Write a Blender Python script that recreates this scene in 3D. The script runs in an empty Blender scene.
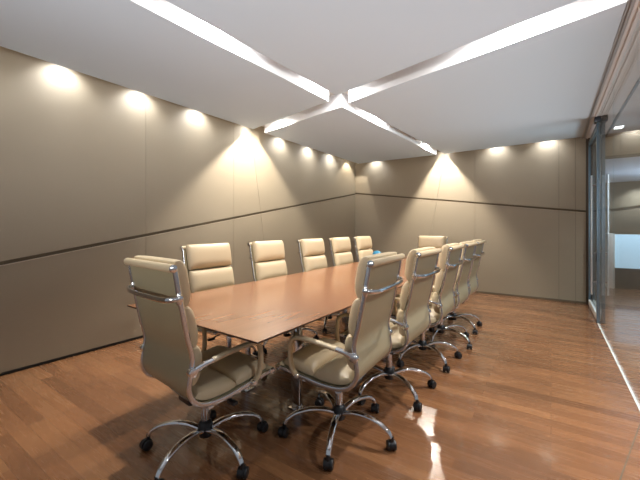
import bpy, bmesh, math, random
from mathutils import Vector, Matrix
random.seed(4)
C = bpy.context.scene.collection
PI = math.pi

# ------------------------------------------------------------------ helpers
def link(o, parent=None):
    C.objects.link(o)
    if parent: o.parent = parent
    return o

def obj(name, bm, mat, parent=None, smooth=True, sharp=35):
    bmesh.ops.recalc_face_normals(bm, faces=bm.faces[:])
    me = bpy.data.meshes.new(name); bm.to_mesh(me); bm.free()
    mats = mat if isinstance(mat, (list, tuple)) else [mat]
    for m in mats: me.materials.append(m)
    if smooth:
        for p in me.polygons: p.use_smooth = True
        me.set_sharp_from_angle(angle=math.radians(sharp))
    return link(bpy.data.objects.new(name, me), parent)

def thing(name, label, cat, loc=(0, 0, 0), rz=0, group=None):
    o = bpy.data.objects.new(name, None); C.objects.link(o)
    o.empty_display_size = .1
    o.location = loc; o.rotation_euler = (0, 0, rz)
    o['label'] = label; o['category'] = cat
    if group: o['group'] = group
    return o

def tag(o, label, cat, group=None):
    o['label'] = label; o['category'] = cat
    if group: o['group'] = group
    return o

def struct(o, label=None):
    o['kind'] = 'structure'
    if label: o['label'] = label
    return o

def add_box(bm, x0, x1, y0, y1, z0, z1, bevel=0, seg=2, mi=0):
    r = bmesh.ops.create_cube(bm, size=1)
    vs = r['verts']
    for v in vs:
        v.co = Vector(((x0+x1)/2 + v.co.x*(x1-x0), (y0+y1)/2 + v.co.y*(y1-y0), (z0+z1)/2 + v.co.z*(z1-z0)))
    fs = {f for v in vs for f in v.link_faces}
    for f in fs: f.material_index = mi
    if bevel:
        es = {e for v in vs for e in v.link_edges}
        bmesh.ops.bevel(bm, geom=list(es), offset=bevel, segments=seg, affect='EDGES', profile=.5)
    return bm

def add_prism(bm, pts, off):
    """closed polygon pts (3-D) extruded by vector off"""
    off = Vector(off)
    a = [bm.verts.new(Vector(p)) for p in pts]
    b = [bm.verts.new(Vector(p) + off) for p in pts]
    n = len(pts)
    bm.faces.new(a); bm.faces.new(b[::-1])
    for i in range(n):
        bm.faces.new((a[i], b[i], b[(i+1) % n], a[(i+1) % n]))
    return bm

def catmull(pts, n=8):
    P = [Vector(p) for p in pts]
    P = [P[0]*2 - P[1]] + P + [P[-1]*2 - P[-2]]
    out = []
    for i in range(1, len(P)-2):
        p0, p1, p2, p3 = P[i-1:i+3]
        for k in range(n):
            t = k/n
            out.append(.5*((2*p1) + (p2-p0)*t + (2*p0-5*p1+4*p2-p3)*t*t + (3*p1-p0-3*p2+p3)*t**3))
    out.append(P[-2].copy())
    return out

def sweep(bm, path, rx, ry, ref=(1, 0, 0), seg=12, cap=True, power=2.0):
    """oval tube along path; rx along ref-ish side axis, ry along the other; may be functions of t"""
    ref = Vector(ref).normalized()
    rings = []
    n = len(path)
    for i, p in enumerate(path):
        t = i/(n-1)
        d = (path[min(i+1, n-1)] - path[max(i-1, 0)]).normalized()
        a = (ref - d*ref.dot(d))
        a = a.normalized() if a.length > 1e-4 else d.orthogonal().normalized()
        b = d.cross(a).normalized()
        ax = rx(t) if callable(rx) else rx
        by = ry(t) if callable(ry) else ry
        ring = []
        for k in range(seg):
            th = 2*PI*k/seg
            c, s = math.cos(th), math.sin(th)
            e = 2/power
            ring.append(bm.verts.new(p + a*ax*math.copysign(abs(c)**e, c) + b*by*math.copysign(abs(s)**e, s)))
        rings.append(ring)
    for i in range(n-1):
        for k in range(seg):
            bm.faces.new((rings[i][k], rings[i][(k+1) % seg], rings[i+1][(k+1) % seg], rings[i+1][k]))
    if cap:
        bm.faces.new(rings[0][::-1]); bm.faces.new(rings[-1])
    return bm

def add_cyl(bm, p0, p1, r0, r1=None, seg=24, bevel=0):
    r1 = r0 if r1 is None else r1
    p0, p1 = Vector(p0), Vector(p1)
    d = (p1-p0)
    a = d.normalized().orthogonal().normalized()
    L = d.length
    pts, rad = [p0, p1], [r0, r1]
    if bevel:
        u = d.normalized()
        pts = [p0, p0+u*bevel*.3, p0+u*bevel, p1-u*bevel, p1-u*bevel*.3, p1]
        rad = [r0-bevel, r0-bevel*.3, r0, r1, r1-bevel*.3, r1-bevel]
    b = d.normalized().cross(a)
    rings = [[bm.verts.new(p + a*r*math.cos(2*PI*k/seg) + b*r*math.sin(2*PI*k/seg)) for k in range(seg)] for p, r in zip(pts, rad)]
    for i in range(len(rings)-1):
        for k in range(seg):
            bm.faces.new((rings[i][k], rings[i][(k+1) % seg], rings[i+1][(k+1) % seg], rings[i+1][k]))
    bm.faces.new(rings[0][::-1]); bm.faces.new(rings[-1])
    return bm

def add_lathe(bm, prof, cen=(0, 0, 0), seg=28):
    cen = Vector(cen)
    rings = []
    for r, z in prof:
        rings.append([bm.verts.new(cen + Vector((max(r, 1e-4)*math.cos(2*PI*k/seg), max(r, 1e-4)*math.sin(2*PI*k/seg), z))) for k in range(seg)])
    for i in range(len(rings)-1):
        for k in range(seg):
            bm.faces.new((rings[i][k], rings[i][(k+1) % seg], rings[i+1][(k+1) % seg], rings[i+1][k]))
    bm.faces.new(rings[0][::-1]); bm.faces.new(rings[-1])
    return bm

# ------------------------------------------------------------------ materials
def srgb(r, g, b):
    f = lambda c: (c/255/12.92) if c/255 <= .04045 else ((c/255+.055)/1.055)**2.4
    return (f(r), f(g), f(b), 1)

def mat(name, col, rough=.5, metal=0, **kw):
    m = bpy.data.materials.new(name); m.use_nodes = True
    b = m.node_tree.nodes['Principled BSDF']
    b.inputs['Base Color'].default_value = col
    b.inputs['Roughness'].default_value = rough
    b.inputs['Metallic'].default_value = metal
    for k, v in kw.items(): b.inputs[k.replace('_', ' ')].default_value = v
    return m

def nodes(m): return m.node_tree.nodes, m.node_tree.links, m.node_tree.nodes['Principled BSDF']

def add_noise_bump(m, scale=200, strength=.1, dist=.002, detail=3):
    N, L, b = nodes(m)
    tc = N.new('ShaderNodeTexCoord'); nz = N.new('ShaderNodeTexNoise'); bp = N.new('ShaderNodeBump')
    nz.inputs['Scale'].default_value = scale; nz.inputs['Detail'].default_value = detail
    bp.inputs['Strength'].default_value = strength; bp.inputs['Distance'].default_value = dist
    L.new(tc.outputs['Object'], nz.inputs['Vector']); L.new(nz.outputs['Fac'], bp.inputs['Height'])
    L.new(bp.outputs['Normal'], b.inputs['Normal'])
    return m

def add_tint(m, c1, c2, scale=3, stretch=(1, 1, 1)):
    N, L, b = nodes(m)
    tc = N.new('ShaderNodeTexCoord'); mp = N.new('ShaderNodeMapping'); nz = N.new('ShaderNodeTexNoise'); mx = N.new('ShaderNodeMix')
    mx.data_type = 'RGBA'
    mp.inputs['Scale'].default_value = stretch
    nz.inputs['Scale'].default_value = scale; nz.inputs['Detail'].default_value = 6
    mx.inputs['A'].default_value = c1; mx.inputs['B'].default_value = c2
    L.new(tc.outputs['Object'], mp.inputs['Vector']); L.new(mp.outputs['Vector'], nz.inputs['Vector'])
    L.new(nz.outputs['Fac'], mx.inputs['Factor']); L.new(mx.outputs['Result'], b.inputs['Base Color'])
    return m

M = {}
M['wall'] = mat('wall_panel_taupe', srgb(150, 138, 120), .55)
add_tint(M['wall'], srgb(139, 128, 109), srgb(146, 134, 114), 1.2)
M['wall_dark'] = mat('wall_backing', srgb(70, 60, 48), .7)
M['gap'] = mat('groove_dark', srgb(92, 80, 62), .8)
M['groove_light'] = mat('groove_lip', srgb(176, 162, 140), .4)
M['ceil'] = mat('ceiling_white', srgb(186, 201, 216), .8)
M['slot'] = mat('slot_side_white', srgb(208, 210, 213), .7)
M['ceil_up'] = mat('ceiling_recess', srgb(200, 202, 204), .8)
M['ceil_cor'] = mat('ceiling_corridor', srgb(206, 208, 212), .6)
M['leather'] = add_noise_bump(mat('leather_beige', srgb(206, 187, 154), .42, Specular_IOR_Level=.45), 260, .12, .001)
M['leather_back'] = add_noise_bump(mat('leather_sling', srgb(166, 156, 126), .38), 260, .1, .001)
M['piping'] = mat('leather_seam', srgb(166, 146, 112), .6)
M['chrome'] = mat('chrome', (.78, .78, .79, 1), .08, 1)
M['alu'] = mat('polished_aluminium', (.66, .67, .69, 1), .16, 1)
M['black'] = mat('black_plastic', srgb(22, 22, 24), .38)
M['black_metal'] = mat('black_metal', srgb(26, 24, 22), .4, .3)
M['tread'] = mat('caster_rubber', srgb(34, 34, 36), .7)
M['steel'] = mat('brushed_steel', (.15, .22, .28, 1), .35, .6)
M['steel_d'] = mat('dark_steel', srgb(58, 62, 68), .35, .7)
M['white_trim'] = mat('white_trim', srgb(226, 224, 218), .5)
M['track'] = mat('track_silver', srgb(178, 180, 182), .3, .35)
M['pull'] = mat('satin_steel', (.72, .80, .85, 1), .35, .6)
M['blue'] = mat('blue_glaze', srgb(8, 112, 150), .3)

def plank_mat():
    m = bpy.data.materials.new('wood_floor'); m.use_nodes = True
    N, L, b = nodes(m)
    tc = N.new('ShaderNodeTexCoord')
    mp = N.new('ShaderNodeMapping')
    L.new(tc.outputs['Object'], mp.inputs['Vector'])
    br = N.new('ShaderNodeTexBrick')
    br.offset = .37; br.offset_frequency = 2; br.squash = 1
    br.inputs['Color1'].default_value = (0, 0, 0, 1); br.inputs['Color2'].default_value = (1, 1, 1, 1)
    br.inputs['Mortar'].default_value = (.3, .3, .3, 1)
    br.inputs['Scale'].default_value = 1
    br.inputs['Mortar Size'].default_value = .0009
    br.inputs['Mortar Smooth'].default_value = .2
    br.inputs['Brick Width'].default_value = 1.15
    br.inputs['Row Height'].default_value = .092
    L.new(mp.outputs['Vector'], br.inputs['Vector'])
    # grain
    mp2 = N.new('ShaderNodeMapping'); mp2.inputs['Scale'].default_value = (1.2, 14, 1)
    L.new(tc.outputs['Object'], mp2.inputs['Vector'])
    nz = N.new('ShaderNodeTexNoise'); nz.inputs['Scale'].default_value = 2.2; nz.inputs['Detail'].default_value = 7; nz.inputs['Roughness'].default_value = .6
    L.new(mp2.outputs['Vector'], nz.inputs['Vector'])
    big = N.new('ShaderNodeTexNoise'); big.inputs['Scale'].default_value = .9; big.inputs['Detail'].default_value = 3
    L.new(tc.outputs['Object'], big.inputs['Vector'])
    ramp = N.new('ShaderNodeValToRGB')
    e = ramp.color_ramp.elements
    e[0].position = 0; e[0].color = srgb(102, 68, 44)
    e[1].position = 1; e[1].color = srgb(168, 121, 79)
    k = ramp.color_ramp.elements.new(.5); k.color = srgb(136, 92, 60)
    add = N.new('ShaderNodeMath'); add.operation = 'MULTIPLY_ADD'
    sep = N.new('ShaderNodeSeparateColor'); L.new(br.outputs['Color'], sep.inputs['Color'])
    L.new(sep.outputs['Red'], add.inputs[0]); add.inputs[1].default_value = .46
    ad2 = N.new('ShaderNodeMath'); ad2.operation = 'MULTIPLY_ADD'
    L.new(nz.outputs['Fac'], ad2.inputs[0]); ad2.inputs[1].default_value = .34; ad2.inputs[2].default_value = -.19
    L.new(ad2.outputs[0], add.inputs[2])
    ad3 = N.new('ShaderNodeMath'); ad3.operation = 'MULTIPLY_ADD'
    L.new(big.outputs['Fac'], ad3.inputs[0]); ad3.inputs[1].default_value = .4
    L.new(add.outputs[0], ad3.inputs[2])
    L.new(ad3.outputs[0], ramp.inputs['Fac'])
    mx = N.new('ShaderNodeMix'); mx.data_type = 'RGBA'
    L.new(br.outputs['Fac'], mx.inputs['Factor']); L.new(ramp.outputs['Color'], mx.inputs['A'])
    mx.inputs['B'].default_value = srgb(92, 60, 42)
    L.new(mx.outputs['Result'], b.inputs['Base Color'])
    b.inputs['Roughness'].default_value = .3
    rr = N.new('ShaderNodeMapRange'); rr.inputs['To Min'].default_value = .2; rr.inputs['To Max'].default_value = .34
    L.new(nz.outputs['Fac'], rr.inputs['Value']); L.new(rr.outputs['Result'], b.inputs['Roughness'])
    b.inputs['Coat Weight'].default_value = .55; b.inputs['Coat Roughness'].default_value = .07
    bp = N.new('ShaderNodeBump'); bp.inputs['Strength'].default_value = .15; bp.inputs['Distance'].default_value = .001
    L.new(nz.outputs['Fac'], bp.inputs['Height']); L.new(bp.outputs['Normal'], b.inputs['Normal'])
    return m
M['floor'] = plank_mat()

def table_mat():
    m = bpy.data.materials.new('table_veneer'); m.use_nodes = True
    N, L, b = nodes(m)
    tc = N.new('ShaderNodeTexCoord')
    mp2 = N.new('ShaderNodeMapping'); mp2.inputs['Scale'].default_value = (9, .9, 1)
    L.new(tc.outputs['Object'], mp2.inputs['Vector'])
    nz = N.new('ShaderNodeTexNoise'); nz.inputs['Scale'].default_value = 3; nz.inputs['Detail'].default_value = 8
    nz.inputs['Distortion'].default_value = .3
    L.new(mp2.outputs['Vector'], nz.inputs['Vector'])
    ramp = N.new('ShaderNodeValToRGB'); e = ramp.color_ramp.elements
    e[0].position = .2; e[0].color = srgb(130, 84, 54)
    e[1].position = .85; e[1].color = srgb(150, 101, 67)
    L.new(nz.outputs['Fac'], ramp.inputs['Fac']); L.new(ramp.outputs['Color'], b.inputs['Base Color'])
    b.inputs['Roughness'].default_value = .27
    b.inputs['Coat Weight'].default_value = .35; b.inputs['Coat Roughness'].default_value = .16
    return m
M['table'] = table_mat()
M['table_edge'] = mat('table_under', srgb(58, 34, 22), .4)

def glass_mat(name, tint=(.93, .97, .98, 1), refl=.09):
    m = bpy.data.materials.new(name); m.use_nodes = True
    N, L = m.node_tree.nodes, m.node_tree.links
    N.remove(N['Principled BSDF'])
    out = N['Material Output']
    tr = N.new('ShaderNodeBsdfTransparent'); tr.inputs['Color'].default_value = tint
    gl = N.new('ShaderNodeBsdfGlossy'); gl.inputs['Roughness'].default_value = .01; gl.inputs['Color'].default_value = (1, 1, 1, 1)
    lw = N.new('ShaderNodeLayerWeight'); lw.inputs['Blend'].default_value = .5
    pw = N.new('ShaderNodeMath'); pw.operation = 'POWER'; pw.inputs[1].default_value = 5
    fr = N.new('ShaderNodeMath'); fr.operation = 'MULTIPLY_ADD'; fr.inputs[1].default_value = .4; fr.inputs[2].default_value = .03
    L.new(lw.outputs['Facing'], pw.inputs[0]); L.new(pw.outputs[0], fr.inputs[0])
    mx = N.new('ShaderNodeMixShader')
    L.new(fr.outputs[0], mx.inputs['Fac']); L.new(tr.outputs['BSDF'], mx.inputs[1]); L.new(gl.outputs['BSDF'], mx.inputs[2])
    L.new(mx.outputs['Shader'], out.inputs['Surface'])
    return m
M['glass'] = glass_mat('clear_glass')

def emis(name, col, s):
    m = bpy.data.materials.new(name); m.use_nodes = True
    b = m.node_tree.nodes['Principled BSDF']
    b.inputs['Base Color'].default_value = col
    b.inputs['Emission Color'].default_value = col; b.inputs['Emission Strength'].default_value = s
    return m
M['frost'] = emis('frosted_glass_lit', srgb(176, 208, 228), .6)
M['ceil_blue'] = mat('ceiling_pale_blue', srgb(205, 218, 236), .6)
M['lamp'] = emis('lamp_lens', (1, 1, 1, 1), 6)
M['window_glow'] = emis('window_daylight', srgb(172, 190, 214), .5)

# ------------------------------------------------------------------ key dimensions
XL, XG = -3.82, .50           # left wall, glass wall
YN = -1.6                     # open end behind the camera
HP, HC = 2.68, 2.86           # underside of ceiling panels, recess ceiling
def YB(x): return 7.10 - .028*(x + 3.82)

# ------------------------------------------------------------------ floor
bm = bmesh.new(); add_box(bm, XL-.15, 7.0, -6, 14.0, -.1, 0)
struct(obj('floor', bm, M['floor'], smooth=False), 'glossy reddish brown hardwood plank floor')

# ------------------------------------------------------------------ walls as panelled planes
def shrink(poly, g):
    """inset a convex 2-D polygon by g"""
    n = len(poly); area = sum(poly[i][0]*poly[(i+1) % n][1]-poly[(i+1) % n][0]*poly[i][1] for i in range(n))
    if area < 0: poly = poly[::-1]
    lines = []
    for i in range(n):
        a, b = Vector(poly[i]), Vector(poly[(i+1) % n])
        d = (b-a).normalized(); nrm = Vector((-d.y, d.x))
        lines.append((a + nrm*g, d))
    out = []
    for i in range(n):
        p, d = lines[i-1]; q, e = lines[i]
        den = d.x*e.y - d.y*e.x
        if abs(den) < 1e-6: out.append(q); continue
        t = ((q.x-p.x)*e.y - (q.y-p.y)*e.x)/den
        out.append(p + d*t)
    return out

def wall(name, label, to3, nrm, length, seam, cuts, zt=HC, backing=None):
    """to3(u,z) maps wall coords; seam(u) gives the sloping seam height; cuts = list of u(z) functions"""
    root_bm = bmesh.new()
    n = Vector(nrm)
    add_prism(root_bm, [to3(length[0], 0), to3(length[1], 0), to3(length[1], zt), to3(length[0], zt)], -n*.1)
    root = struct(obj(name, root_bm, M['gap'], smooth=False), label)
    bounds = [lambda z: length[0]] + cuts + [lambda z: length[1]]
    T = .018
    for i in range(len(bounds)-1):
        a, b = bounds[i], bounds[i+1]
        def hit(fn):          # where cut meets the seam
            z = 1.4
            for _ in range(20): z = seam(fn(z))
            return z
        za, zb = hit(a), hit(b)
        up = [(a(za), za), (b(zb), zb), (b(zt), zt), (a(zt), zt)]
        lo = [(a(.024), .024), (b(.024), .024), (b(zb), zb), (a(za), za)]
        for poly, dz in ((up, .017), (lo, -.017)):
            poly = [(u, z + (dz if abs(z-za) < 1e-6 or abs(z-zb) < 1e-6 else 0)) for u, z in poly]
            p = shrink(poly, .0018)
            bm = bmesh.new()
            add_prism(bm, [to3(q[0], q[1]) for q in p], n*T)
            obj('wall_panel', bm, M['wall'], root, smooth=False)
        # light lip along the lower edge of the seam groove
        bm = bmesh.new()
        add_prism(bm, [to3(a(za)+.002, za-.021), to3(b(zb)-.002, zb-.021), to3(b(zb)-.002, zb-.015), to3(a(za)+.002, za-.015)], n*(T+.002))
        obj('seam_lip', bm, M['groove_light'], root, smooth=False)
    return root

wall('wall_left', 'taupe panelled wall with sloping seam', lambda u, z: (XL-.018, u, z), (1, 0, 0), (YN, 7.2),
     lambda u: .94 + .173*(u-.846),
     [lambda z: 2.09, lambda z: 3.39, lambda z: 3.72 + (2.78-z)*.172])
wall('wall_back', 'taupe panelled end wall with sloping seam', lambda u, z: (u, YB(u)+.018, z), (-.028, -1, 0), (XL, .47),
     lambda u: 2.04 - .126*(u+3.82),
     [lambda z: -1.77 - (2.65-z)*.173, lambda z: -1.2, lambda z: .11, lambda z: .335])
# end return of the back wall at the glazing
bm = bmesh.new(); add_box(bm, .47, .60, 6.96, 7.3, 0, HC)
struct(obj('wall_return', bm, M['wall_dark'], smooth=False))

bm = bmesh.new(); add_box(bm, XL, XL+.010, YN, 7.09, 0, .020, .002)
struct(obj('baseboard_left', bm, M['black_metal']))
bm = bmesh.new(); add_prism(bm, [(XL, YB(XL)-.001, 0), (.47, YB(.47)-.001, 0), (.47, YB(.47)-.014, 0), (XL, YB(XL)-.014, 0)], (0, 0, .035))
struct(obj('baseboard_back', bm, M['gap'], smooth=False))

# ------------------------------------------------------------------ ceiling: recess slab, four hanging panels
bm = bmesh.new(); add_box(bm, XL-.1, .62, YN, 7.3, HC, HC+.1)
ceil = struct(obj('ceiling', bm, M['ceil_up'], smooth=False), 'white ceiling with crossing light slots')
XE = -3.60
panels = [
    [(XE, YN), (-2.33, YN), (-2.09, 3.25), (XE, 3.56)],
    [(-2.13, YN), (.40, YN), (.40, 2.63), (-1.93, 3.16)],
    [(XE, 3.80), (-2.06, 3.49), (-1.88, 6.88), (XE, 6.83)],
    [(-1.925, 3.42), (.40, 2.88), (.41, 6.80), (-1.72, 6.86)],
]
for p in panels:
    bm = bmesh.new(); add_prism(bm, [(x, y, HP) for x, y in p], (0, 0, HC-HP))
    bm.normal_update()
    for f in bm.faces:
        if abs(f.normal.z) < .5: f.material_index = 1
    obj('ceiling_panel', bm, [M['ceil'], M['slot']], ceil, smooth=False)

# ------------------------------------------------------------------ glazing side: head track, rails
bm = bmesh.new()
add_box(bm, .400, .445, YN, 6.93, HP+.006, HC)
add_box(bm, .404, .413, YN, 6.93, HP-.003, HP+.006)
add_box(bm, .424, .433, YN, 6.93, HP-.003, HP+.006)
struct(obj('trim_1', bm, M['track'], smooth=False), 'metal double track at the ceiling edge')
bm = bmesh.new()
add_box(bm, .445, .70, YN, 6.96, HP+.004, HC)
add_box(bm, .475, .49, YN, 6.96, HP-.006, HP+.004)
add_box(bm, .53, .545, YN, 6.96, HP-.006, HP+.004)
struct(obj('trim_2', bm, M['ceil_cor'], smooth=False), 'white grooved head track above the glass')
bm = bmesh.new(); add_box(bm, .70, .725, YN, 9.5, HP-.005, HC)
struct(obj('trim_3', bm, M['steel_d'], smooth=False), 'dark metal strip in the corridor ceiling')
bm = bmesh.new(); add_box(bm, .496, .512, 3.05, 5.66, 0, .006, .001)
struct(obj('trim_4', bm, M['white_trim'], smooth=False), 'pale floor strip under the glass')
bm = bmesh.new()
d = Vector((-.19, -.72, 0)).normalized(); nn = Vector((-d.y, d.x, 0))*.003
a, b = Vector((.5, 3.05, 0)), Vector((.5, 3.05, 0)) + d*4.4
add_prism(bm, [a+nn, b+nn, b-nn, a-nn], (0, 0, .0012))
struct(obj('trim_5', bm, M['gap'], smooth=False), 'dark joint line running diagonally across the floor')
# fixed clear panes
bm = bmesh.new(); add_box(bm, .500, .510, 4.37, 5.655, .006, HP)
struct(obj('window_1', bm, M['glass'], smooth=False), 'clear glass partition pane')
bm = bmesh.new(); add_box(bm, .500, .510, 3.05, 4.362, .006, HP)
struct(obj('window_2', bm, M['glass'], smooth=False), 'clear glass partition pane')

# folded glass doors at the far end
def door(name, x0, x1, hx, sgn, y0, y1):
    bm = bmesh.new()
    add_box(bm, x0, x1, y0, y0+.06, .01, HP-.07, .004)
    root = struct(obj(name, bm, M['steel']), 'blue-grey steel framed glass door leaf')
    bm = bmesh.new(); add_box(bm, x0+.005, x1-.005, y1-.05, y1, .01, HP-.07, .004); obj('rear_stile', bm, M['steel'], root)
    bm = bmesh.new(); add_box(bm, x0+.005, x1-.005, y0+.06, y1-.05, .01, .10, .003); obj('bottom_rail', bm, M['white_trim'], root)
    bm = bmesh.new(); add_box(bm, x0+.005, x1-.005, y0+.06, y1-.05, HP-.15, HP-.07, .003); obj('top_rail', bm, M['steel'], root)
    bm = bmesh.new(); xm = (x0+x1)/2; add_box(bm, xm-.005, xm+.005, y0+.06, y1-.05, .10, HP-.15); obj('glass_pane', bm, M['glass'], root)
    bm = bmesh.new(); add_cyl(bm, (hx, y0+.07, .36), (hx, y0+.07, 1.93), .011, bevel=.002)
    h = obj('pull_handle', bm, M['pull'], root)
    for z in (.53, .91, 1.80):
        bm = bmesh.new(); add_cyl(bm, (hx, y0+.07, z), (hx+sgn*abs(hx-(x0 if sgn > 0 else x1)), y0+.07, z), .008, seg=14)
        obj('standoff', bm, M['chrome'], h)
    if sgn > 0:
        bm = bmesh.new(); add_box(bm, x0-.006, x0, y0+.01, y0+.05, .80, .92, .002); obj('lock_plate', bm, M['black'], root)
    return root
door('door_1', .490, .528, .445, 1, 5.66, 6.92)
door('door_2', .540, .578, .612, -1, 5.68, 6.92)
bm = bmesh.new(); add_box(bm, .47, .60, 5.64, 5.78, HP-.07, HP-.0, .004)
struct(obj('trim_6', bm, M['steel_d']), 'dark door head bracket')

# ------------------------------------------------------------------ corridor beyond the glass
bm = bmesh.new(); add_box(bm, .725, 2.6, YN, 7.0, HP, HP+.1)
struct(obj('ceiling_corridor', bm, M['ceil_cor'], smooth=False), 'white corridor ceiling')
bm = bmesh.new(); add_box(bm, .60, 3.2, 6.98, 7.15, 2.37, HP)
hd = struct(obj('wall_header', bm, M['wall'], smooth=False), 'taupe header panel over the opening to the lobby')
bm = bmesh.new(); add_box(bm, .60, 3.2, 6.985, 7.15, 2.345, 2.37); obj('shadow_gap', bm, M['gap'], hd, smooth=False)
bm = bmesh.new(); add_box(bm, .60, 3.6, 7.0, 11.0, 2.35, 2.45)
struct(obj('ceiling_lobby', bm, M['ceil_blue'], smooth=False), 'pale bluish lower ceiling of the lobby')
bm = bmesh.new(); add_box(bm, .60, 3.6, 11.0, 11.2, 0, 2.45)
cw = struct(obj('wall_lobby', bm, M['wall'], smooth=False), 'taupe lobby end wall')
bm = bmesh.new(); add_prism(bm, [(.6, 10.985, 1.555), (3.6, 10.985, 2.035), (3.6, 10.985, 2.065), (.6, 10.985, 1.585)], (0, .02, 0)); obj('seam_line', bm, M['gap'], cw, smooth=False)
ct = thing('reception_counter', 'low white counter with frosted blue front beyond the glass wall', 'counter', (.95, 9.05, 0))
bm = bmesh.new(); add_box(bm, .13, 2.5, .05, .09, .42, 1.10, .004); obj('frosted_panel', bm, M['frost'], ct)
bm = bmesh.new(); add_box(bm, .14, 2.5, .11, .55, .0, .42, .004); obj('plinth', bm, M['steel_d'], ct)
bm = bmesh.new(); add_box(bm, .12, 2.5, .11, .55, .42, 1.08, .004); obj('carcass', bm, M['white_trim'], ct)
bm = bmesh.new(); add_box(bm, 0, .115, 0, .57, 0, 1.12, .004); obj('side_panel', bm, M['white_trim'], ct)
dl = thing('ceiling_light', 'small bright square downlight in the corridor ceiling beside the glass door post', 'light', (.80, 6.42, HP-.001))
bm = bmesh.new()
for x0, x1, y0, y1 in ((-.06, .06, -.09, -.075), (-.06, .06, .075, .09), (-.06, -.045, -.075, .075), (.045, .06, -.075, .075)):
    add_box(bm, x0, x1, y0, y1, -.008, .0)
obj('frame', bm, M['white_trim'], dl, smooth=False)
bm = bmesh.new(); add_box(bm, -.045, .045, -.075, .075, -.004, 0); obj('diffuser', bm, M['lamp'], dl, smooth=False)

# ------------------------------------------------------------------ conference table
TX0, TX1, TY0, TY1 = -2.34, -1.075, 1.10, 5.55
tb = thing('conference_table', 'long reddish brown wood conference table between two rows of chairs', 'table', (-1.70, 3.3, 0))
ox, oy = -1.70, 3.3
bm = bmesh.new()
n0 = -.045                      # near end runs slightly askew
top = [(TX0+.05-ox, TY0+.03-oy, .74), (TX1-ox, TY0-.01-oy, .74), (TX1-ox, TY1-oy, .74), (TX0-ox, TY1-oy, .74)]
def ring(inset, z):
    return [(TX0+.05-ox+inset, TY0+.03-oy+inset, z), (TX1-ox-inset, TY0-.01-oy+inset, z), (TX1-ox-inset, TY1-oy-inset, z), (TX0-ox+inset, TY1-oy-inset, z)]
R = [ring(.001, .74), ring(0, .739), ring(0, .731)]

vv = [[bm.verts.new(p) for p in r] for r in R]
bm.faces.new(vv[0])
for i in range(2):
    for k in range(4): bm.faces.new((vv[i][k], vv[i][(k+1) % 4], vv[i+1][(k+1) % 4], vv[i+1][k]))
bm.faces.new(vv[2][::-1])
bm.faces.ensure_lookup_table()
for f in bm.faces[5:9]: f.material_index = 1
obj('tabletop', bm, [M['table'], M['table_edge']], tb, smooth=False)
bm = bmesh.new()
R = [ring(.001, .7305), ring(.09, .692), ring(.3, .692)]
vv = [[bm.verts.new(p) for p in r] for r in R]
bm.faces.new(vv[0])
for i in range(2):
    for k in range(4): bm.faces.new((vv[i][k], vv[i][(k+1) % 4], vv[i+1][(k+1) % 4], vv[i+1][k]))
bm.faces.new(vv[2][::-1])
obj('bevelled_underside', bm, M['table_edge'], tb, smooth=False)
bm = bmesh.new(); add_box(bm, -.06, .06, TY0+.5-oy, TY1-.5-oy, .60, .692, .004)
obj('support_beam', bm, M['black_metal'], tb)
for y in (1.85, 3.35, 4.85):
    bm = bmesh.new(); add_box(bm, -.31, .31, y-oy-.05, y-oy+.05, .62, .692, .004)
    obj('cross_beam', bm, M['black_metal'], tb)
    for s in (-1, 1):
        bm = bmesh.new(); add_box(bm, s*.25-.035, s*.25+.035, y-oy-.02, y-oy+.02, .012, .62, .003)
        lg = obj('leg', bm, M['chrome'], tb)
        bm = bmesh.new(); add_box(bm, s*.25-.05, s*.25+.05, y-oy-.04, y-oy+.04, 0, .012, .003)
        obj('foot_plate', bm, M['chrome'], lg)

# blue rounded container at the far part of the table
cz = .7405
bw = thing('covered_bowl', 'small bright blue rounded container standing on the far left of the table', 'container', (-2.12, 4.62, cz))
bm = bmesh.new(); add_lathe(bm, [(.03, 0), (.05, .006), (.066, .05), (.068, .10), (.066, .105)]); obj('bowl', bm, M['blue'], bw)
bm = bmesh.new(); add_lathe(bm, [(.069, .105), (.069, .115), (.055, .142), (.03, .156), (.004, .160)]); obj('lid', bm, M['blue'], bw)

# ------------------------------------------------------------------ chairs
PROF = catmull([(0, -.300, 1.062), (0, -.285, .97), (0, -.264, .86), (0, -.240, .74), (0, -.217, .645), (0, -.226, .565),
                (0, -.232, .49), (0, -.203, .432), (0, -.14, .398), (0, -.03, .392), (0, .10, .408), (0, .21, .425), (0, .262, .432)], 10)
ARC = [0]
for i in range(1, len(PROF)): ARC.append(ARC[-1] + (PROF[i]-PROF[i-1]).length)
LT = ARC[-1]
def prof(s):
    if s < 0:
        d = (PROF[1]-PROF[0]).normalized()
        return PROF[0] + d*s, Vector((0, -d.z, d.y))
    s = min(LT, s)
    for i in range(1, len(ARC)):
        if ARC[i] >= s:
            t = (s-ARC[i-1])/(ARC[i]-ARC[i-1]); p = PROF[i-1].lerp(PROF[i], t)
            d = (PROF[min(i+1, len(PROF)-1)] - PROF[max(i-2, 0)]).normalized()
            return p, Vector((0, -d.z, d.y))   # normal towards the sitter
    return PROF[-1], Vector((0, 0, 1))

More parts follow.
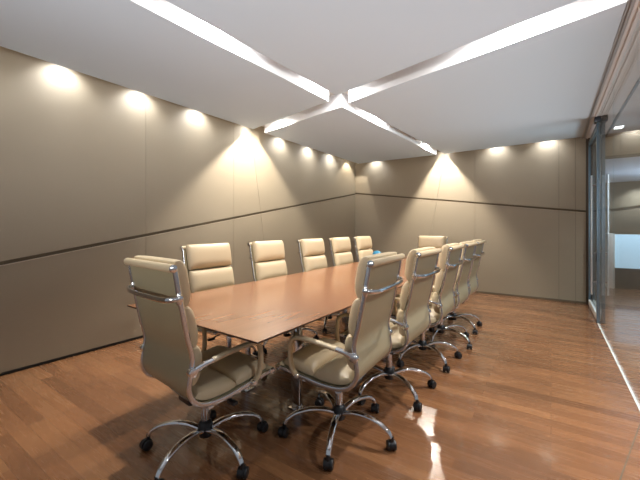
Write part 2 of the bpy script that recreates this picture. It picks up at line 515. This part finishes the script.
def pad_mesh(s0, s1, hw, T, off=.006, nx=16, ns=14):
    bm = bmesh.new()
    F, B = [], []
    for i in range(ns+1):
        a = -1 + 2*i/ns
        # bunch rows near the ends so that edges roll over
        a = math.sin(a*PI/2)
        p, n = prof((s0+s1)/2 + a*(s1-s0)/2)
        rf, rb = [], []
        for j in range(nx+1):
            b = math.sin((-1+2*j/nx)*PI/2)
            k = (max(0, 1-abs(a)**3.2)*max(0, 1-abs(b)**5))**.42
            x = b*hw*(1-.02*abs(a)**4)
            rf.append(bm.verts.new(p + Vector((x, 0, 0)) + n*(off + T*.35 + T*.65*k)))
            rb.append(bm.verts.new(p + Vector((x, 0, 0)) + n*(off + T*.12*(1-k))))
        F.append(rf); B.append(rb)
    for i in range(ns):
        for j in range(nx):
            bm.faces.new((F[i][j], F[i][j+1], F[i+1][j+1], F[i+1][j]))
            bm.faces.new((B[i][j], B[i+1][j], B[i+1][j+1], B[i][j+1]))
    for i in range(ns):
        bm.faces.new((F[i][0], F[i+1][0], B[i+1][0], B[i][0]))
        bm.faces.new((F[i][nx], B[i][nx], B[i+1][nx], F[i+1][nx]))
    for j in range(nx):
        bm.faces.new((F[0][j], B[0][j], B[0][j+1], F[0][j+1]))
        bm.faces.new((F[ns][j], F[ns][j+1], B[ns][j+1], B[ns][j]))
    return bm

def s_at(cond):
    for i, p in enumerate(PROF):
        if cond(p): return ARC[i]
RW = .248
def make_chair():
    t = thing('office_chair', '', 'chair')
    # sling skin stretched between the rails
    bm = bmesh.new()
    rows = []
    N = 48
    for i in range(N+1):
        p, n = prof(.012 + (LT-.024)*i/N)
        rows.append([[bm.verts.new(p + Vector((x, 0, 0)) + n*o) for x in (-RW+.004, -.13, 0, .13, RW-.004)] for o in (-.003, .004)])
    for i in range(N):
        for k in (0, 1):
            for j in range(4):
                bm.faces.new((rows[i][k][j], rows[i][k][j+1], rows[i+1][k][j+1], rows[i+1][k][j]))
        for j in (0, 4): bm.faces.new((rows[i][0][j], rows[i][1][j], rows[i+1][1][j], rows[i+1][0][j]))
    for i in (0, N):
        for j in range(4): bm.faces.new((rows[i][0][j], rows[i][0][j+1], rows[i][1][j+1], rows[i][1][j]))
    obj('sling_panel', bm, M['leather_back'], t)
    # side rails
    path = [p.copy() for p in PROF]
    for s in (-1, 1):
        bm = bmesh.new(); sweep(bm, [p + Vector((s*RW, 0, 0)) for p in path], .006, .0125, seg=14, power=2.8)
        obj('side_rail', bm, M['alu'], t)
    # rolls at top and seat front
    for nm, (y, z) in (('top_roll', (-.311, 1.066)), ('front_roll', (.268, .432))):
        bm = bmesh.new(); add_cyl(bm, (-.252, y, z), (.252, y, z), .0195, bevel=.003, seg=20)
        r = obj(nm, bm, M['leather'], t)
        for s in (-1, 1):
            bm = bmesh.new(); add_cyl(bm, (s*.252, y, z), (s*.261, y, z), .0185, bevel=.003, seg=20)
            obj('end_cap', bm, M['chrome'], r)
    # pads
    s1 = s_at(lambda p: p.z < .872); s2 = s_at(lambda p: p.z < .680); s3 = s_at(lambda p: p.z < .505)
    sa = s_at(lambda p: p.z < .415); sb = LT-.012
    for a, b, T in ((-.032, s1-.003, .092), (s1+.003, s2-.003, .088), (s2+.003, s3, .09)):
        obj('back_pad', pad_mesh(a+.003, b, RW-.020, T), M['leather'], t)
    mid = (sa+.02+sb)/2
    obj('seat_pad', pad_mesh(sa-.03, mid-.002, RW-.020, .075), M['leather'], t)
    obj('seat_pad', pad_mesh(mid+.002, sb, RW-.020, .075), M['leather'], t)
    # handle bar across the back
    p, n = prof(s_at(lambda p: p.z < .928))
    y0, z0 = p.y, p.z
    hp = catmull([(-RW, y0-.012, z0), (-RW+.004, y0-.032, z0-.002), (-RW+.05, y0-.048, z0-.006), (-.1, y0-.053, z0-.008), (.1, y0-.053, z0-.008),
                  (RW-.05, y0-.048, z0-.006), (RW-.004, y0-.032, z0-.002), (RW, y0-.012, z0)], 6)
    bm = bmesh.new(); sweep(bm, hp, .0125, .0065, ref=(0, 0, 1), seg=12, power=2.6)
    hb = obj('handle_bar', bm, M['chrome'], t)
    for s in (-1, 1):
        bm = bmesh.new(); add_cyl(bm, (s*(RW+.013), y0-.004, z0), (s*(RW-.006), y0-.004, z0), .016, bevel=.003, seg=16)
        add_cyl(bm, (s*RW, y0-.004, z0+.028), (s*RW, y0-.004, z0-.028), .011, bevel=.003, seg=12)
        obj('handle_mount', bm, M['chrome'], hb)
    # under-seat stretcher
    bm = bmesh.new()
    for y, z in ((-.12, .380), (.09, .395)):
        sweep(bm, catmull([(-RW, y, z), (-.12, y, z-.022), (0, y, z-.028), (.12, y, z-.022), (RW, y, z)], 5), .016, .008, ref=(0, 1, 0), seg=10)
    obj('stretcher', bm, M['alu'], t)
    bm = bmesh.new(); add_box(bm, -.06, .06, -.13, .11, .315, .378, .012)
    add_cyl(bm, (0, .11, .345), (0, .15, .345), .022, bevel=.003)
    mc = obj('tilt_mechanism', bm, M['black'], t)
    bm = bmesh.new(); sweep(bm, catmull([(.05, .02, .345), (.14, .02, .340), (.20, .03, .334)], 5), .006, .006, seg=8)
    add_box(bm, .18, .24, .015, .045, .322, .340, .005)
    obj('lever', bm, M['black'], mc)
    # arms
    for s in (-1, 1):
        X = s*(RW+.012)
        bx_, o = X, s*.018
        bm = bmesh.new()
        ap = catmull([(X+o, -.13, .617), (X+o*1.4, -.04, .632), (X+o*1.5, .05, .640), (X+o*1.4, .12, .635), (X+o*1.2, .155, .600), (X+o, .163, .52), (X+o*.7, .155, .46), (X+o*.4, .135, .425)], 8)
        sweep(bm, ap, lambda q: .018-.004*max(0, q-.45), lambda q: .0115, seg=16, power=2.5)
        arm = obj('armrest', bm, M['leather'], t)
        bm = bmesh.new()
        bp = catmull([(X-s*.006, -.220, .580), (X, -.200, .590), (X+o*.5, -.17, .606), (X+o, -.122, .618)], 6)
        sweep(bm, bp, lambda q: .012+.006*q, lambda q: .015-.004*q, seg=14, power=2.5)
        add_cyl(bm, (X-s*.02, -.222, .580), (X+s*.012, -.222, .580), .022, bevel=.004, seg=18)
        obj('arm_bracket', bm, M['chrome'], arm)
        bm = bmesh.new(); add_cyl(bm, (X-s*.02, .132, .414), (X+s*.014, .132, .414), .015, bevel=.003, seg=16)
        obj('arm_foot', bm, M['chrome'], arm)
    # column + base
    bm = bmesh.new(); add_cyl(bm, (0, 0, .17), (0, 0, .33), .0235, bevel=.002, seg=24)
    obj('column', bm, M['chrome'], t)
    bm = bmesh.new(); add_lathe(bm, [(.020, .085), (.034, .09), (.040, .11), (.040, .15), (.034, .168), (.026, .175)])
    obj('base_hub', bm, M['black'], t)
    for k in range(5):
        bm = bmesh.new()
        lp = catmull([(.028, 0, .128), (.10, 0, .148), (.18, 0, .150), (.26, 0, .132), (.31, 0, .102), (.328, 0, .074)], 7)
        sweep(bm, lp, lambda q: .021-.007*q, lambda q: .014-.004*q, ref=(0, 1, 0), seg=14, power=2.3)
        lg = obj('base_leg', bm, M['chrome'], t)
        lg.rotation_euler.z = 2*PI*k/5
        # caster: hood and two wheels
        an = [0.6, -1.1, 2.2, -.5, 1.6][k]
        R_ = Matrix.Rotation(an, 4, 'Z'); o0 = Vector((.332, 0, 0))
        bm = bmesh.new()
        add_cyl(bm, (0, 0, .048), (0, 0, .082), .010, seg=12)
        prev = None
        for xx in (-.009, .009):
            rg = []
            for q in range(13):
                th = -.25 + (PI+.5)*q/12
                rg.append(bm.verts.new(Vector((xx, .012+math.cos(th)*.031, .030+math.sin(th)*.031))))
            c = bm.verts.new(Vector((xx, .012, .024)))
            for q in range(12): bm.faces.new((rg[q], rg[q+1], c))
            if prev:
                for q in range(12): bm.faces.new((rg[q], rg[q+1], prev[q+1], prev[q]))
            prev = rg
        for xx in (-.016, .016):
            add_cyl(bm, (xx-.0095, .012, .0275), (xx+.0095, .012, .0275), .0275, bevel=.005, seg=20)
        for v in bm.verts: v.co = R_ @ v.co + o0
        obj('caster', bm, M['black'], lg)
    return t

def children(o): return [c for c in ALL if c.parent == o]
proto = make_chair()
ALL = list(C.objects)
def copy_tree(o, parent=None):
    c = o.copy(); C.objects.link(c)
    if parent: c.parent = parent
    for ch in children(o): copy_tree(ch, c)
    return c

ORD_R = ['beige high-back chair on the right side of the table, nearest the camera',
         'beige high-back chair on the right side, second from the near end',
         'beige high-back chair on the right side, third from the near end, middle one',
         'beige high-back chair on the right side, second from the far end',
         'beige high-back chair on the right side, farthest one near the end wall']
ORD_L = ['cream high-back chair on the wall side of the table, nearest to the camera',
         'cream high-back chair on the wall side, second one along from the near end',
         'cream high-back chair on the wall side of the table, middle of its row',
         'cream high-back chair on the wall side, fourth one along',
         'cream high-back chair on the wall side, last one beside the room corner']
# x, y, facing (deg, direction of sitter from +Y counter-clockwise), base phase (world deg), label, group
CH = [(-1.595, 1.21, -6, -6, 'beige high-back chair at the near end of the table, back to the camera', 'chairs at the table ends'),
      (-1.72, 5.68, 176, 20, 'beige high-back chair at the far end of the table, facing the camera', 'chairs at the table ends')]
for i, (x, y, a, ph) in enumerate([(-1.065, 1.775, 93, 3), (-1.03, 2.46, 90, -33), (-1.01, 3.22, 91, -37), (-1.0, 3.84, 90, -20), (-1.01, 4.46, 90, -33)]):
    CH.append((x, y, a, ph, ORD_R[i], 'chairs along the glass side of the table'))
for i, (y, ph) in enumerate([(2.01, 20), (2.80, 50), (3.64, 5), (4.37, 33), (5.11, 60)]):
    CH.append((-2.33, y, -90, ph, ORD_L[i], 'chairs along the wall side of the table'))
kids = None
for i, (x, y, a, ph, lab, grp) in enumerate(CH):
    o = proto if i == 0 else copy_tree(proto)
    o.location = (x, y, 0); o.rotation_euler = (0, 0, math.radians(a))
    tag(o, lab, 'chair', grp)
    k = 0
    for c in C.objects:
        if c.parent == o and c.name.startswith('base_leg'):
            c.rotation_euler.z = math.radians(ph - a + 72*k); k += 1

# ------------------------------------------------------------------ lights
def spot(name, loc, power, size, blend, target, col=(1, .93, .84), rad=.03):
    l = bpy.data.lights.new(name, 'SPOT'); l.energy = power; l.spot_size = math.radians(size); l.spot_blend = blend
    l.color = col; l.shadow_soft_size = rad
    o = bpy.data.objects.new(name, l); C.objects.link(o); o.location = loc
    o.rotation_euler = (Vector(target)-Vector(loc)).to_track_quat('-Z', 'Y').to_euler()
    return o
COOL = (1, .96, .91); WARM = (1, .92, .80); WHITE = (.93, .96, 1)
for y in (.50, 1.29, 2.02, 2.76, 3.62, 4.40, 5.21, 6.0):
    spot('wall_spot', (XL+.13, y, 2.855), 34 if y != 3.62 else 16, 128, .8, (XL+.09, y, 1.6), WHITE, .03)
spot('wall_spot', (XL+.17, 6.70, 2.86), 60, 92, .2, (XL+.06, 6.7, .8), WARM, .012)
for x, p in ((-3.29, 26), (-1.78, 10), (-.83, 26), (-.05, 26)):
    spot('wall_spot', (x, YB(x)-.11, 2.855), p, 128, .8, (x, YB(x)-.09, 1.6), WHITE, .03)
# down-lights in the slots
for x, y, p in ((-2.10, 1.72, 120), (-2.01, 3.05, 18), (-1.95, 3.33, 16), (-.25, 2.87, 130), (-1.93, 4.30, 30)):
    spot('slot_downlight', (x, y, 2.825), p, 174, .35, (x, y, 0), COOL, .035)
spot('slot_downlight', (-3.2, 3.60, 2.80), 150, 160, .5, (-3.5, 3.66, 0), WARM, .015)
spot('slot_downlight', (-1.84, 6.25, 2.80), 170, 160, .5, (-1.80, 6.6, 0), WARM, .015)
# spots added to light corridor, lobby and chair backs; header one follows a glow
for x, y, p, z in ((1.75, 10.7, 40, 2.33), (1.3, 8.4, 60, 2.33), (1.7, 6.84, 40, 2.66), (1.45, 5.2, 190, 2.66), (1.45, 3.3, 190, 2.66), (1.45, 1.4, 170, 2.66)):
    spot('corridor_spot', (x, y, z), p, 130, .8, (x, y, 0), (.92, .96, 1), .05)

# unseen fill lamps, added to brighten the room and lobby ceilings from below
def area(name, loc, target, power, sx, sy, col=(1, .98, .96), spread=120):
    l = bpy.data.lights.new(name, 'AREA'); l.shape = 'RECTANGLE'; l.size = sx; l.size_y = sy; l.energy = power
    l.color = col; l.spread = math.radians(spread)
    o = bpy.data.objects.new(name, l); C.objects.link(o); o.location = loc
    o.rotation_euler = (Vector(target)-Vector(loc)).to_track_quat('-Z', 'Y').to_euler()
area('ceiling_fill', (1.75, 3.1, 1.35), (-1.4, 3.1, 2.68), 29, 7.0, .5, spread=62)
area('ceiling_fill', (-1.7, -2.4, 1.35), (-1.7, 1.5, 2.68), 15, 2.0, .6, spread=62)
area('ceiling_fill', (3.0, 9.0, 1.0), (1.4, 9.2, 2.35), 25, .6, 1.2, (.8, .9, 1))
w = bpy.data.worlds.new('world'); bpy.context.scene.world = w; w.use_nodes = True
w.node_tree.nodes['Background'].inputs['Color'].default_value = (.82, .9, 1, 1)
w.node_tree.nodes['Background'].inputs['Strength'].default_value = .2

# ------------------------------------------------------------------ camera
cam = bpy.data.cameras.new('camera'); co = bpy.data.objects.new('camera', cam); C.objects.link(co)
cam.sensor_width = 36; cam.lens = 36*340/640
cam.shift_y = -13/640
cam.clip_start = .02
co.location = (0, 0, 1.25)
co.rotation_euler = (PI/2, 0, math.asin(.562))
bpy.context.scene.camera = co
sc = bpy.context.scene
sc.view_settings.view_transform = 'Standard'
sc.view_settings.look = 'None'
sc.view_settings.exposure = .55
sc.cycles.caustics_reflective = False
